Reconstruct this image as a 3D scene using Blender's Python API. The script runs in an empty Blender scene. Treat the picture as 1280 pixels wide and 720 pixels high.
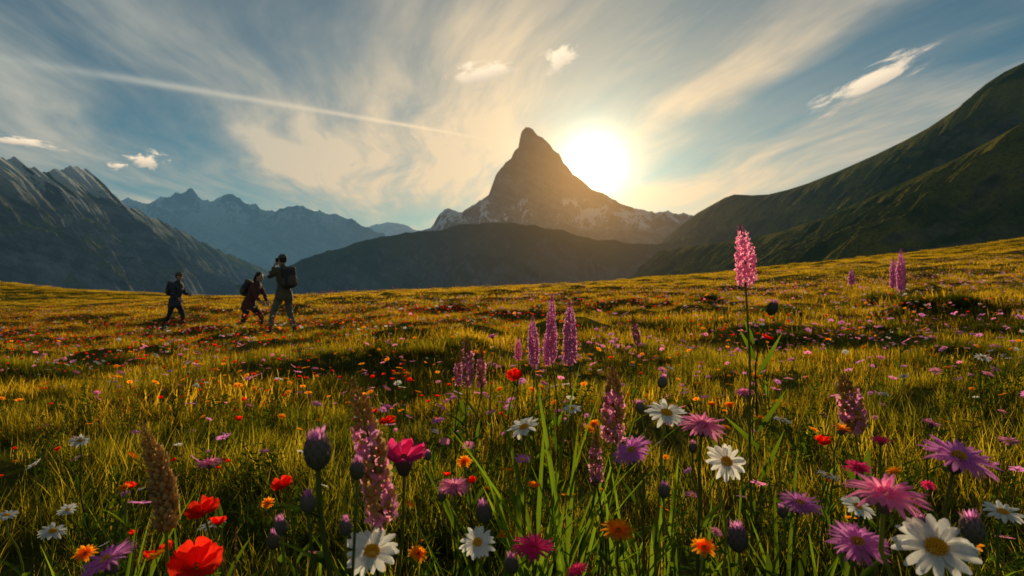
import bpy, math, random
import numpy as np
from mathutils import Vector, Matrix, Euler
random.seed(7); np.random.seed(7)
R = math.radians
scene = bpy.context.scene
CAMZ = 0.8; F = 853.0
SUN = Vector((102/F, 1.0, 155/F)).normalized()
SUN_EL = math.asin(SUN.z); SUN_AZ = math.atan2(SUN.x, SUN.y)
scene.view_settings.view_transform = 'Standard'
scene.view_settings.look = 'None'
scene.view_settings.exposure = 0

# ------------------------------------------------------------------ noise
def _grad(ix, iy, seed):
    n = (ix.astype(np.int64)*374761393 + iy.astype(np.int64)*668265263 + seed*974634777) & 0xffffffff
    n = ((n ^ (n >> 13)) * 1274126177) & 0xffffffff
    n = n ^ (n >> 16)
    a = (n & 0xffff) / 65536.0 * 2*np.pi
    return np.cos(a), np.sin(a)
def perlin(x, y, seed=0):
    x = np.asarray(x, float); y = np.asarray(y, float)
    x0 = np.floor(x); y0 = np.floor(y); fx = x-x0; fy = y-y0
    u = fx*fx*fx*(fx*(fx*6-15)+10); v = fy*fy*fy*(fy*(fy*6-15)+10)
    def d(i, j):
        gx, gy = _grad(x0+i, y0+j, seed)
        return gx*(fx-i)+gy*(fy-j)
    a = d(0,0)*(1-u)+d(1,0)*u; b = d(0,1)*(1-u)+d(1,1)*u
    return (a*(1-v)+b*v)*1.5
def fbm(x, y, o=4, seed=0):
    s = 0; a = 1; t = 0
    for i in range(o):
        s = s+a*perlin(x*2**i, y*2**i, seed+i*17); t += a; a *= 0.5
    return s/t
def ridged(x, y, o=5, seed=0):
    s = 0; a = 1; t = 0
    for i in range(o):
        s = s+a*(1-np.abs(perlin(x*2**i+i*3.1, y*2**i, seed+i*31)*1.6).clip(0,1)); t += a; a *= 0.52
    return s/t
def sstep(a, b, x):
    t = np.clip((x-a)/(b-a), 0, 1); return t*t*(3-2*t)

# ------------------------------------------------------------------ node helpers
def newmat(name):
    m = bpy.data.materials.new(name); m.use_nodes = True
    m.node_tree.nodes.clear(); return m, m.node_tree
class NT:
    def __init__(s, nt): s.nt = nt
    def n(s, t, **kw):
        nd = s.nt.nodes.new(t)
        for k, v in kw.items(): setattr(nd, k, v)
        return nd
    def set(s, sock, v):
        if isinstance(v, bpy.types.NodeSocket): s.nt.links.new(v, sock)
        elif v is not None: sock.default_value = v
    def math(s, op, a, b=None, c=None, clamp=False):
        nd = s.n('ShaderNodeMath', operation=op, use_clamp=clamp)
        s.set(nd.inputs[0], a); s.set(nd.inputs[1], b); s.set(nd.inputs[2], c)
        return nd.outputs[0]
    def vmath(s, op, a, b=None, sc=None):
        nd = s.n('ShaderNodeVectorMath', operation=op)
        s.set(nd.inputs[0], a); s.set(nd.inputs[1], b)
        if sc is not None: s.set(nd.inputs['Scale'], sc)
        return nd.outputs['Value'] if op in ('DOT_PRODUCT','LENGTH','DISTANCE') else nd.outputs[0]
    def mixc(s, f, a, b, mode='MIX', clamp=False):
        nd = s.n('ShaderNodeMix', data_type='RGBA', blend_type=mode, clamp_result=clamp)
        s.set(nd.inputs[0], f)
        s.set(nd.inputs[6], a if isinstance(a, bpy.types.NodeSocket) else (*a, 1))
        s.set(nd.inputs[7], b if isinstance(b, bpy.types.NodeSocket) else (*b, 1))
        return nd.outputs[2]
    def noise(s, vec, scale, detail=4, rough=0.55, dist=0.0):
        nd = s.n('ShaderNodeTexNoise')
        if vec is not None: s.set(nd.inputs['Vector'], vec)
        nd.inputs['Scale'].default_value = scale; nd.inputs['Detail'].default_value = detail
        nd.inputs['Roughness'].default_value = rough; nd.inputs['Distortion'].default_value = dist
        return nd.outputs['Fac']
    def smooth(s, v, a, b):
        nd = s.n('ShaderNodeMapRange', interpolation_type='SMOOTHSTEP')
        s.set(nd.inputs[0], v); s.set(nd.inputs[1], a); s.set(nd.inputs[2], b)
        return nd.outputs[0]
    def comb(s, x, y, z=0.0):
        nd = s.n('ShaderNodeCombineXYZ'); s.set(nd.inputs[0], x); s.set(nd.inputs[1], y); s.set(nd.inputs[2], z)
        return nd.outputs[0]
    def sep(s, v):
        nd = s.n('ShaderNodeSeparateXYZ'); s.set(nd.inputs[0], v); return nd.outputs
    def out(s, sh):
        o = s.n('ShaderNodeOutputMaterial'); s.nt.links.new(sh, o.inputs[0])
    def mixs(s, f, a, b):
        nd = s.n('ShaderNodeMixShader'); s.set(nd.inputs[0], f)
        s.nt.links.new(a, nd.inputs[1]); s.nt.links.new(b, nd.inputs[2]); return nd.outputs[0]
    def diff(s, col, normal=None):
        nd = s.n('ShaderNodeBsdfDiffuse')
        s.set(nd.inputs['Color'], col if isinstance(col, bpy.types.NodeSocket) else (*col, 1))
        if normal is not None: s.set(nd.inputs['Normal'], normal)
        return nd.outputs[0]
    def bsdf(s, col, rough=0.8, spec=0.2, normal=None):
        nd = s.n('ShaderNodeBsdfPrincipled')
        s.set(nd.inputs['Base Color'], col if isinstance(col, bpy.types.NodeSocket) else (*col, 1))
        s.set(nd.inputs['Roughness'], rough); nd.inputs['Specular IOR Level'].default_value = spec
        if normal is not None: s.set(nd.inputs['Normal'], normal)
        return nd.outputs[0]
    def bump(s, h, strength, dist):
        nd = s.n('ShaderNodeBump'); s.set(nd.inputs['Height'], h)
        nd.inputs['Strength'].default_value = strength; nd.inputs['Distance'].default_value = dist
        return nd.outputs[0]
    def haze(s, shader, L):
        """aerial haze painted onto the rock as surface emission, stronger with distance"""
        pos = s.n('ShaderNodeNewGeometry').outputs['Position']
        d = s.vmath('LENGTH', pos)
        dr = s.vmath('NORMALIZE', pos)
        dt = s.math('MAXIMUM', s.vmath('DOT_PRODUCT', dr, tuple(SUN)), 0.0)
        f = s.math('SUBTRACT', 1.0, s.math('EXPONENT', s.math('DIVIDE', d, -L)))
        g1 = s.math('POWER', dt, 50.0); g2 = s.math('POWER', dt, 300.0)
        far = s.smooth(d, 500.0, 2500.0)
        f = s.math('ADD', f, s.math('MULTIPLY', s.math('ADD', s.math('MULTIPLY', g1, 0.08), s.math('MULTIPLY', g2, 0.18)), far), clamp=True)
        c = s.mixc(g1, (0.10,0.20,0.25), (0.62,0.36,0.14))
        c = s.mixc(s.math('MULTIPLY', g2, 0.8), c, (1.3,0.70,0.25))  # warm sun glow tinted into the emission colour towards the sun direction
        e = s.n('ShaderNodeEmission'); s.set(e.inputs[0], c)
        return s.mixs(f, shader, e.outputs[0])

# ------------------------------------------------------------------ world
w = bpy.data.worlds.new("World"); scene.world = w; w.use_nodes = True
try:
    w.cycles.sampling_method = 'MANUAL'; w.cycles.sample_map_resolution = 512
except Exception as e: print(e)
w.node_tree.nodes.clear(); N = NT(w.node_tree)
sky = N.n('ShaderNodeTexSky', sky_type='NISHITA'); sky.sun_disc = False
sky.sun_elevation = SUN_EL; sky.sun_rotation = SUN_AZ
sky.altitude = 1800; sky.air_density = 1.0; sky.dust_density = 0.8; sky.ozone_density = 2.0
dirv = N.vmath('NORMALIZE', N.n('ShaderNodeTexCoord').outputs['Generated'])
dx, dy, dz = N.sep(dirv)
dzc = N.math('MAXIMUM', dz, 0.0)
zz = N.math('ADD', dzc, 0.06)
px_ = N.math('DIVIDE', dx, zz); py_ = N.math('DIVIDE', dy, zz)
dot = N.math('MAXIMUM', N.vmath('DOT_PRODUCT', dirv, tuple(SUN)), 0.0)
P2 = N.comb(px_, py_)
wn = N.noise(P2, 0.28, 2, 0.5)
wx = N.math('ADD', px_, N.math('MULTIPLY', N.math('SUBTRACT', wn, 0.5), 1.5))
wy = N.math('ADD', py_, N.math('MULTIPLY', wn, 0.5))
sx = N.math('ADD', wx, N.math('MULTIPLY', wy, 0.14))
s1 = N.noise(N.comb(N.math('MULTIPLY', sx, 0.9), N.math('MULTIPLY', wy, 0.30), 0.3), 1.0, 6, 0.56, 0.15)
s2 = N.noise(N.comb(N.math('MULTIPLY', sx, 2.6), N.math('MULTIPLY', wy, 0.40), 4.3), 1.0, 5, 0.60, 0.2)
big = N.noise(N.comb(px_, N.math('MULTIPLY', py_, 0.6), 9.7), 0.55, 2, 0.5)
c1 = N.smooth(s1, 0.39, 0.66)
c2 = N.smooth(s2, 0.34, 0.74)
cir = N.math('MULTIPLY', c1, N.math('ADD', 0.42, N.math('MULTIPLY', c2, 0.7)))
cir = N.math('MULTIPLY', cir, N.math('ADD', 0.5, N.smooth(big, 0.3, 0.6)), clamp=True)
gsun = N.math('POWER', dot, 9.0)
veil = N.math('MULTIPLY', N.math('EXPONENT', N.math('MULTIPLY', dzc, -6.0)), N.math('ADD', 0.46, N.math('MULTIPLY', c2, 0.55)))
veil = N.math('MULTIPLY', veil, N.math('ADD', 0.50, N.math('MULTIPLY', gsun, 0.80)))
mask = N.math('ADD', N.math('MULTIPLY', cir, 0.80), veil, clamp=True)
def proj(px, py):
    v = Vector(((px-640)/F, 1, (360-py)/F)).normalized(); return Vector((v.x/(v.z+0.06), v.y/(v.z+0.06)))
a = proj(110, 90); b = proj(632, 179); dd = (b-a); Ln = dd.length; dd.normalize(); nn = Vector((-dd.y, dd.x))
off = N.math('ADD', N.math('MULTIPLY', N.math('SUBTRACT', px_, a.x), nn.x), N.math('MULTIPLY', N.math('SUBTRACT', py_, a.y), nn.y))
off = N.math('ADD', off, N.math('MULTIPLY', N.math('SUBTRACT', wn, 0.5), 0.14))
al = N.math('ADD', N.math('MULTIPLY', N.math('SUBTRACT', px_, a.x), dd.x), N.math('MULTIPLY', N.math('SUBTRACT', py_, a.y), dd.y))
wd = N.math('MULTIPLY', N.math('SUBTRACT', 1.5, N.math('DIVIDE', al, Ln)), 0.034)
q = N.math('DIVIDE', off, N.math('MAXIMUM', wd, 0.014))
tr = N.math('EXPONENT', N.math('MULTIPLY', N.math('MULTIPLY', q, q), -1.0))
tr = N.math('MULTIPLY', tr, N.math('MULTIPLY', N.smooth(al, -0.9, 0.8), N.smooth(al, Ln, Ln-0.5)))
tr = N.math('MULTIPLY', tr, N.math('ADD', 0.15, N.math('MULTIPLY', N.noise(P2, 3.0, 3), 1.0)))
warm = N.math('POWER', dot, 10.0)
ccol = N.mixc(warm, (0.42,0.47,0.43), (1.0,0.74,0.44))
hz = N.math('EXPONENT', N.math('MULTIPLY', dzc, -8.0))
ccol = N.mixc(N.math('MULTIPLY', hz, 0.75), ccol, (0.92,0.61,0.34))
ccol10 = N.vmath('SCALE', ccol, None, 10.0)
base = N.mixc(1.0, sky.outputs[0], (0.25,0.49,0.47), 'MULTIPLY')
col = N.mixc(N.math('MULTIPLY', mask, 0.9), base, ccol10)
col = N.mixc(N.math('MULTIPLY', tr, 0.75), col, N.vmath('SCALE', ccol10, None, 1.2))
def puff(px, py, wpx, hpx, rot, seed):
    global col
    v = Vector(((px-640)/F, 1, (360-py)/F)).normalized()
    rt = Vector((v.y, -v.x, 0)).normalized(); up = rt.cross(v).normalized()
    if up.z < 0: up = -up
    cr, sr = math.cos(R(rot)), math.sin(R(rot))
    ax = (rt*cr+up*sr)/(wpx/F/2); ay = (up*cr-rt*sr)/(hpx/F/2)
    rel = N.vmath('SUBTRACT', dirv, tuple(v))
    X = N.vmath('DOT_PRODUCT', rel, tuple(ax)); Y = N.vmath('DOT_PRODUCT', rel, tuple(ay))
    front = N.math('GREATER_THAN', N.vmath('DOT_PRODUCT', dirv, tuple(v)), 0.5)
    nz = N.noise(N.comb(N.math('MULTIPLY', X, 0.9), N.math('MULTIPLY', Y, 0.8), seed), 1.6, 6, 0.62, 0.4)
    r = N.math('SQRT', N.math('ADD', N.math('MULTIPLY', X, X), N.math('MULTIPLY', Y, Y)))
    m = N.math('SUBTRACT', N.math('ADD', 0.85, N.math('MULTIPLY', N.math('SUBTRACT', nz, 0.5), 3.0)), r)
    m = N.math('MULTIPLY', N.smooth(m, 0.0, 0.7), front)
    cc = N.mixc(N.smooth(Y, -0.8, 0.4), (5.6,4.9,4.0), (10.8,8.8,6.3))
    col = N.mixc(N.math('MULTIPLY', m, 0.92), col, cc)
puff(605, 91, 96, 38, 12, 1.3); puff(700, 74, 64, 46, 25, 5.1); puff(1098, 99, 160, 36, 22, 8.4)
puff(186, 201, 48, 24, 0, 2.9); puff(34, 178, 80, 12, -3, 3.7); puff(146, 207, 26, 12, 0, 6.6)
g = N.math('ADD', N.math('MULTIPLY', N.math('POWER', dot, 1300.0), 26.0), N.math('MULTIPLY', N.math('POWER', dot, 180.0), 5.0))
g = N.math('ADD', g, N.math('MULTIPLY', N.math('POWER', dot, 28.0), 1.15))
glow = N.vmath('SCALE', (1.0,0.77,0.44), None, g)
col = N.vmath('ADD', col, glow)
bg = N.n('ShaderNodeBackground'); N.set(bg.inputs[0], col); bg.inputs[1].default_value = 0.1
wo = N.n('ShaderNodeOutputWorld'); w.node_tree.links.new(bg.outputs[0], wo.inputs[0])

sl = bpy.data.lights.new("sun", 'SUN'); sl.energy = 5.0; sl.angle = R(0.5); sl.color = (1.0,0.79,0.46)
so = bpy.data.objects.new("sun", sl); scene.collection.objects.link(so)
so.rotation_euler = SUN.to_track_quat('Z','Y').to_euler(); so.location = (20,100,60)

cd = bpy.data.cameras.new("camera"); cam = bpy.data.objects.new("camera", cd)
scene.collection.objects.link(cam); cam.location = (0,0,CAMZ); cam.rotation_euler = (R(90),0,0)
cd.lens = 24; cd.sensor_width = 36; cd.clip_start = 0.05; cd.clip_end = 60000
cd.dof.use_dof = True; cd.dof.focus_distance = 1.8; cd.dof.aperture_fstop = 7
scene.camera = cam

# ------------------------------------------------------------------ ground
def ground(x, y):
    x = np.asarray(x, float); y = np.asarray(y, float)
    yc = np.clip(y, -60, 110)
    xr = np.clip(x, 0, 105); xl = np.clip(-x, 0, 150)
    z = 0.010*yc + 6.6*(xr/75)**1.4 - 0.045*xl
    z = z + 5.5*np.exp(-((x+92)/30)**2-((y-95)/30)**2) - 0.30*np.exp(-((x+8)/9)**2-((y-18)/8)**2)
    rr = np.hypot(x,y)
    z = z + 0.045*perlin(x*0.75, y*0.75, 3) + 0.13*perlin(x*0.30, y*0.30, 9)*sstep(1,8,rr)
    z = z + 0.22*sstep(0.10,0.65,perlin(x*0.60, y*0.5, 19))*sstep(3,7,rr)
    z = z + 0.45*perlin(x*0.06, y*0.06, 12)*sstep(14,50,rr)
    d = np.clip(y-112, 0, None); z = z - np.where(d < 60, d*d*0.004, 14.4+(d-60)*0.3)
    return np.maximum(z, -90)
def gz(x, y): return float(ground(x, y))
def dirpx(px, py): return Vector(((px-640)/F, 1, (360-py)/F))
def hit(px, py):
    d = dirpx(px, py); t = 0.8
    while t < 120:
        p = Vector((0,0,CAMZ))+d*t
        if gz(p.x, p.y) >= p.z: return p
        t *= 1.01
    return None

def grid_mesh(name, X, Y, Z, mat, smooth=True):
    ny, nx = X.shape
    me = bpy.data.meshes.new(name)
    me.vertices.add(nx*ny)
    me.vertices.foreach_set('co', np.stack([X,Y,Z],-1).astype(np.float32).ravel())
    i = np.arange(ny-1)[:,None]*nx+np.arange(nx-1)[None,:]
    q = np.stack([i,i+1,i+nx+1,i+nx],-1).reshape(-1,4)
    c = np.cross(np.array([X[0,1]-X[0,0],Y[0,1]-Y[0,0],0]), np.array([X[1,0]-X[0,0],Y[1,0]-Y[0,0],0]))[2]
    if c < 0: q = q[:,::-1].copy()
    nf = len(q); me.loops.add(nf*4); me.loops.foreach_set('vertex_index', q.ravel().astype(np.int32))
    me.polygons.add(nf); me.polygons.foreach_set('loop_start', np.arange(0,nf*4,4,dtype=np.int32))
    me.polygons.foreach_set('use_smooth', np.full(nf, smooth))
    me.update(calc_edges=True); me.validate()
    me.materials.append(mat)
    ob = bpy.data.objects.new(name, me); scene.collection.objects.link(ob); return ob

m_ground, nt = newmat("meadow_ground"); N = NT(nt)
pos = N.n('ShaderNodeNewGeometry').outputs['Position']
a1 = N.noise(pos, 0.35, 5, 0.6); a2 = N.noise(pos, 6.0, 6, 0.7)
c = N.mixc(N.smooth(a1, 0.35, 0.65), (0.05,0.065,0.012), (0.14,0.12,0.02))
c = N.mixc(N.smooth(a2, 0.4, 0.7), c, (0.06,0.05,0.018))
N.out(N.diff(c, N.bump(a2, 0.8, 0.05)))
t = np.linspace(-1,1,400); xs = 6*np.sinh(t*8.4); t = np.linspace(-1,1,460); ys = 4+6*np.sinh(t*8.3)
X, Y = np.meshgrid(xs, ys)
grid_mesh("ground", X, Y, ground(X, Y), m_ground)

# ------------------------------------------------------------------ mountains
def mtn_mat(name, rockA, rockB, grA, grB, sc, snow=0.0, snow_lo=0, snow_hi=1, L=6000, slope0=0.55, slope1=0.8, bumpd=6.0, snz=0.35):
    m, nt = newmat(name); N = NT(nt); m.cycles.emission_sampling = 'NONE'
    g = N.n('ShaderNodeNewGeometry'); pos = g.outputs['Position']; nz = N.sep(g.outputs['Normal'])[2]
    P = N.sep(pos); pz = P[2]
    n1 = N.noise(pos, 0.012*sc, 6, 0.65, 0.4); n2 = N.noise(pos, 0.05*sc, 8, 0.72); n3 = N.noise(pos, 0.30*sc, 4, 0.7)
    st = N.noise(N.comb(N.math('MULTIPLY',P[0],0.12), N.math('MULTIPLY',P[1],0.12), N.math('ADD', pz, N.math('MULTIPLY',P[0],0.5))), 0.035*sc, 6, 0.72)
    rock = N.mixc(N.smooth(n2, 0.38, 0.62), rockA, rockB)
    rock = N.mixc(N.math('MULTIPLY', N.smooth(st, 0.46, 0.58), 0.6), rock, tuple(v*0.3 for v in rockA))
    rock = N.mixc(N.math('MULTIPLY', N.smooth(st, 0.44, 0.36), 0.4), rock, tuple(min(1,v*1.5) for v in rockB))
    gr = N.mixc(N.smooth(n1, 0.38, 0.62), grA, grB)
    gr = N.mixc(N.math('MULTIPLY', N.smooth(n3, 0.48, 0.66), 0.6), gr, tuple(v*0.4 for v in grA))
    k = N.smooth(N.math('ADD', nz, N.math('MULTIPLY', N.math('SUBTRACT', n2, 0.5), 0.5)), slope0, slope1)
    c = N.mixc(k, rock, gr)
    if snow > 0:
        sn = N.noise(N.vmath('MULTIPLY', pos, (1,1,snz)), 0.011*sc, 6, 0.6, 0.8)
        sm = N.smooth(N.math('ADD', sn, N.math('MULTIPLY', N.math('SUBTRACT', nz, 0.6), 0.3)), 0.66-snow*0.2, 0.68-snow*0.2)
        alt = N.math('MULTIPLY', N.smooth(pz, snow_lo, snow_lo+(snow_hi-snow_lo)*0.25), N.smooth(pz, snow_hi, snow_hi*0.93))
        c = N.mixc(N.math('MULTIPLY', sm, alt), c, (0.90,0.91,0.92))
    h = N.math('ADD', n2, N.math('MULTIPLY', n3, 0.3))
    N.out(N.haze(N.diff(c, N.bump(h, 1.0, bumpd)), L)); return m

def mountain(name, D, sky_pts, Wf, Wb, s, mat, nx=420, ny=200, jag=0.0, carve=0.0, wave=200.0, base=-120, warp=0.0, seed=1, tower=None, smooth=True, jw=0.6):
    pts = np.array(sky_pts, float)
    xs_ = (pts[:,0]-640)/F*D; hs = CAMZ+D*(360-pts[:,1])/F
    x = np.linspace(xs_[0], xs_[-1], nx)
    ty = np.linspace(-1,1,ny); yy = np.where(ty<0, D+Wf*np.sign(ty)*np.abs(ty)**1.4, D+Wb*np.abs(ty)**1.4)
    X, Y = np.meshgrid(x, yy); dyv = np.abs(Y-D)
    k = sstep(0, wave*0.8, dyv)
    XW = X + warp*k*fbm(X/wave*0.6, Y/wave*0.6, 4, seed+5)
    H = np.interp(XW, xs_, hs)
    H = H + jag*(ridged(XW/(wave*jw), XW*0+seed, 4, seed)-0.62)*2
    Z = H - s*dyv
    if tower is not None:
        tp = np.array(tower[0], float); st = tower[1]
        tx = (tp[:,0]-640)/F*D; th = CAMZ+D*(360-tp[:,1])/F
        XT = X + 0.45*warp*sstep(0,wave*0.6,dyv)*fbm(X/wave*1.2, Y/wave*1.2, 4, seed+55)
        T = np.interp(XT, tx, th)
        T = T + 5*(ridged(X/70, X*0+3.3, 4, seed+2)-0.62)*2
        T = T - st*dyv - 60*sstep(0,60,dyv)*(1-ridged(X/110+Y/160, Y/120-X/200, 5, seed+8))*2
        T = T - 9*sstep(0,25,dyv)*(1-ridged(X/34, Y/40, 3, seed+88))*2
        Z = np.maximum(Z, T)
    n = 1-ridged(XW/wave, Y/(wave*1.7), 6, seed+20)
    Z = Z - carve*n*2.0*k
    Z = Z - carve*0.25*(1-ridged(X/(wave*0.22), Y/(wave*0.25), 4, seed+40))*sstep(0,wave*0.15,dyv)
    Z = np.maximum(Z, base)
    return grid_mesh(name, X, Y, Z, mat, smooth)

def valley_side(name, X0, k, sky_pts, side, s, W, mat, nx=500, nt_=160, carve=20, wave=90, und=10, seed=1, base=-110, flat=.35, Wb=200, smooth=True, jag=0, fade=(0,1), far=(9e5,1e6)):
    """a long ridge running away down the valley: x = X0 + k*y, face towards the valley floor (side=-1: faces -x)"""
    pts = np.array(sky_pts, float)
    px = np.linspace(pts[0,0], pts[-1,0], nx); py = np.interp(px, pts[:,0], pts[:,1])
    u = (px-640)/F; y = X0/(u-k); h = CAMZ+y*(360-py)/F
    tt = np.linspace(-1,1,nt_); off = np.where(tt<0, -Wb*np.abs(tt)**1.3, W*np.abs(tt)**1.35)
    Yr, T = np.meshgrid(y, off, indexing='ij'); Hh = np.repeat(h[:,None], nt_, 1)
    a = np.abs(T); kk = sstep(0, wave, a)
    Yw = Yr + wave*1.1*kk*fbm(Yr/wave*0.5, T/wave*0.5, 4, seed)
    X = X0 + k*Yr + side*T
    Z = Hh - s*a*(1-flat*np.clip(a/W,0,1)) - np.where(T<0, a*0.3, 0)
    Z = Z + jag*(ridged(Yr/(wave*.6), Yr*0, 4, seed+3)-.62)*2
    n = ridged(Yw/wave, T/(wave*3.2), 5, seed+9)
    Z = Z - carve*2*(1-n)*kk
    Z = Z + und*fbm(Yr/(wave*.45), T/(wave*.5), 5, seed+14)*sstep(0,wave*.4,a)
    Z = base + (np.maximum(Z, base)-base)*sstep(fade[0], fade[1], Yr)*(1-sstep(far[0], far[1], Yr))
    return grid_mesh(name, X, Yr, Z, mat, smooth)

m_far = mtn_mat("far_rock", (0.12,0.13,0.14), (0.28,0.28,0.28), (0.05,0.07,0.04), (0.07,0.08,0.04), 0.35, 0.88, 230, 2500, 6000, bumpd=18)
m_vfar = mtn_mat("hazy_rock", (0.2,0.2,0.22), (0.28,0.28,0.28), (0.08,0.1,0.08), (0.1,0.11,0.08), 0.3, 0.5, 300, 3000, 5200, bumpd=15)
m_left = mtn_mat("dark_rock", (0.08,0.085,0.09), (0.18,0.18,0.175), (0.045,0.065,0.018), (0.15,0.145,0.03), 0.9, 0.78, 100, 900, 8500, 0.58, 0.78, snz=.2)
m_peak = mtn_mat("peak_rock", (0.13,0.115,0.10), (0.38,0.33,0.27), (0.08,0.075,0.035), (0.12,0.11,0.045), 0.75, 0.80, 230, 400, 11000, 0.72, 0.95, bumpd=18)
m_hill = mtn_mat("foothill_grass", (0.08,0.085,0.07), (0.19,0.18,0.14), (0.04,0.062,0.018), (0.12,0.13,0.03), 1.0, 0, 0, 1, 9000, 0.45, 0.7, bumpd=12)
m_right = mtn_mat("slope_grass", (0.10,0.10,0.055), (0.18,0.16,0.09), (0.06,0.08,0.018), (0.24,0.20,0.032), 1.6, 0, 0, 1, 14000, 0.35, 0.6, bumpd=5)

mountain("distant_mountains", 9000, [(300,330),(380,300),(455,288),(470,281),(488,279),(505,281),(520,287),(548,290),(600,300),(700,310),(1000,300),(1300,310)], 3000, 1500, 0.5, m_vfar, 300, 80, 30, 120, 900, warp=300, seed=3)
mountain("snowy_mountains", 4500, [(-500,260),(-200,240),(0,262),(80,258),(130,252),(160,250),(180,254),(205,248),(222,243),(237,236),(250,246),(262,252),(276,248),(292,243),(306,250),(325,260),(345,265),(362,261),(378,259),(395,264),(415,269),(440,276),(458,285),(475,292),(500,305),(540,330)], 2200, 800, 0.62, m_far, 620, 170, 26, 150, 420, warp=260, seed=11, smooth=False, jw=.5)
valley_side("rocky_mountain", -715, -0.10, [(-250,140),(-150,165),(-60,188),(0,197),(22,200),(36,208),(50,216),(66,215),(82,210),(96,210),(108,214),(120,226),(132,236),(148,252),(170,262),(192,272),(215,284),(240,297),(262,308),(290,320),(320,333),(345,343)], 1, 0.78, 600, m_left, 800, 220, 66, 190, 24, 21, -110, .26, 300, False, 9, fade=(740,900))
mountain("pyramid_peak", 3000, [(330,365),(400,330),(470,305),(520,292),(540,282),(548,268),(556,262),(566,263),(578,267),(590,258),(604,250),(625,246),(680,250),(735,256),(770,258),(795,263),(830,265),(858,266),(872,272),(900,285),(940,300),(1000,315),(1100,330),(1400,340)], 1500, 700, 0.40, m_peak, 900, 380, 12, 70, 230, warp=150, seed=31,
    tower=([(500,420),(570,275),(590,257),(602,250),(611,243),(616,230),(620,218),(626,210),(632,203),(639,198),(643,189),(648,184),(650,172),(652,164),(657,159),(666,161),(671,168),(679,173),(687,181),(692,188),(699,192),(704,203),(710,209),(716,217),(727,224),(739,236),(754,242),(772,252),(796,262),(900,330)], 1.3), smooth=False)
mountain("foothill", 1500, [(200,385),(265,368),(300,356),(335,345),(365,331),(395,319),(430,309),(465,299),(500,293),(540,288),(580,281),(615,279),(650,280),(690,286),(720,293),(760,300),(800,305),(840,306),(900,310),(1000,320),(1200,320)], 900, 400, 0.34, m_hill, 640, 280, 5, 75, 190, warp=150, seed=44, smooth=True)
valley_side("grassy_mountain", 480, 0.065, [(812,312),(838,292),(856,278),(872,266),(890,256),(906,247),(918,243),(940,244),(960,243),(985,237),(1010,229),(1050,213),(1095,193),(1130,176),(1160,160),(1200,133),(1232,105),(1255,90),(1280,78),(1360,45),(1500,10),(1750,-20)], -1, 0.85, 640, m_right, 800, 260, 32, 105, 15, 52, -110, .3, fade=(400,690))
valley_side("grassy_mountain_spur", 290, 0.02, [(722,341),(745,330),(800,318),(850,309),(900,303),(945,296),(975,290),(1000,281),(1040,268),(1080,250),(1120,232),(1160,214),(1200,196),(1240,175),(1280,152),(1400,95),(1650,20)], -1, 0.62, 380, m_right, 700, 200, 11, 55, 8, 63, -90, .3, fade=(250,400), far=(2000,3400))

# ------------------------------------------------------------------ plant materials
def leafmat(name, A, B, trans=0.5, tcol=None, dry=None, simple=True):
    m, nt = newmat(name); N = NT(nt)
    at = N.n('ShaderNodeAttribute', attribute_name='t').outputs['Fac']
    oi = N.n('ShaderNodeObjectInfo'); rnd = oi.outputs['Random']
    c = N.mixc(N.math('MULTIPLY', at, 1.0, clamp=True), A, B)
    if dry is not None:
        pn = N.noise(oi.outputs['Location'], 0.22, 2, 0.6)
        k = N.smooth(N.math('ADD', N.math('MULTIPLY', rnd, 0.35), N.math('MULTIPLY', pn, 0.9)), 0.42, 0.85)
        c = N.mixc(N.math('MULTIPLY', k, N.math('ADD', .35, N.math('MULTIPLY', at, .65))), c, dry)
    nv = N.math('ADD', 0.7, N.math('MULTIPLY', rnd, 0.6))
    c = N.vmath('SCALE', c, None, nv)
    tc = N.mixc(1.0, c, tcol or (1.9,1.7,0.6), 'MULTIPLY')
    b = N.diff(c)
    tr = N.n('ShaderNodeBsdfTranslucent'); N.set(tr.inputs[0], tc)
    N.out(N.mixs(trans, b, tr.outputs[0])); return m
def petalmat(name, A, B, trans=0.45, boost=1.0):
    m, nt = newmat(name); N = NT(nt)
    at = N.n('ShaderNodeAttribute', attribute_name='t').outputs['Fac']
    rnd = N.n('ShaderNodeObjectInfo').outputs['Random']
    pos = N.n('ShaderNodeNewGeometry').outputs['Position']
    v = N.noise(pos, 260, 2, 0.6)
    c = N.mixc(at, A, B)
    c = N.vmath('SCALE', c, None, N.math('ADD', 0.68, N.math('ADD', N.math('MULTIPLY', v, 0.45), N.math('MULTIPLY', rnd, 0.22))))
    b = N.diff(c)
    tr = N.n('ShaderNodeBsdfTranslucent'); N.set(tr.inputs[0], N.vmath('SCALE', c, None, boost))  # boost above 1 lightens the transmitted colour for a backlit glow
    N.out(N.mixs(trans, b, tr.outputs[0])); return m
G_near = leafmat("grass_lush", (0.025,0.042,0.006), (0.15,0.175,0.02), 0.62, (2.5,2.05,0.7), (0.30,0.235,0.035))  # blade colour and transmission tint lifted to bake in extra backlight
G_far = leafmat("grass_golden", (0.06,0.062,0.008), (0.38,0.30,0.028), 0.60, (2.1,1.7,0.6), (0.48,0.33,0.045))  # base colours lightened to golden to carry low sunlight on the far meadow
G_stem = leafmat("stem_green", (0.07,0.10,0.022), (0.12,0.15,0.035), 0.4)
G_leaf = leafmat("leaf_green", (0.04,0.08,0.012), (0.10,0.17,0.02), 0.58, (2.2,1.9,0.6))
G_bud = leafmat("bud_green", (0.10,0.12,0.06), (0.26,0.17,0.19), 0.3, (1.5,1.4,1.1))
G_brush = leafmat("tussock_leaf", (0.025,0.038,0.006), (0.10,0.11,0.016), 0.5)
M_white = petalmat("petal_white", (0.80,0.76,0.70), (0.88,0.86,0.82), 0.5, 1.0)
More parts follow.
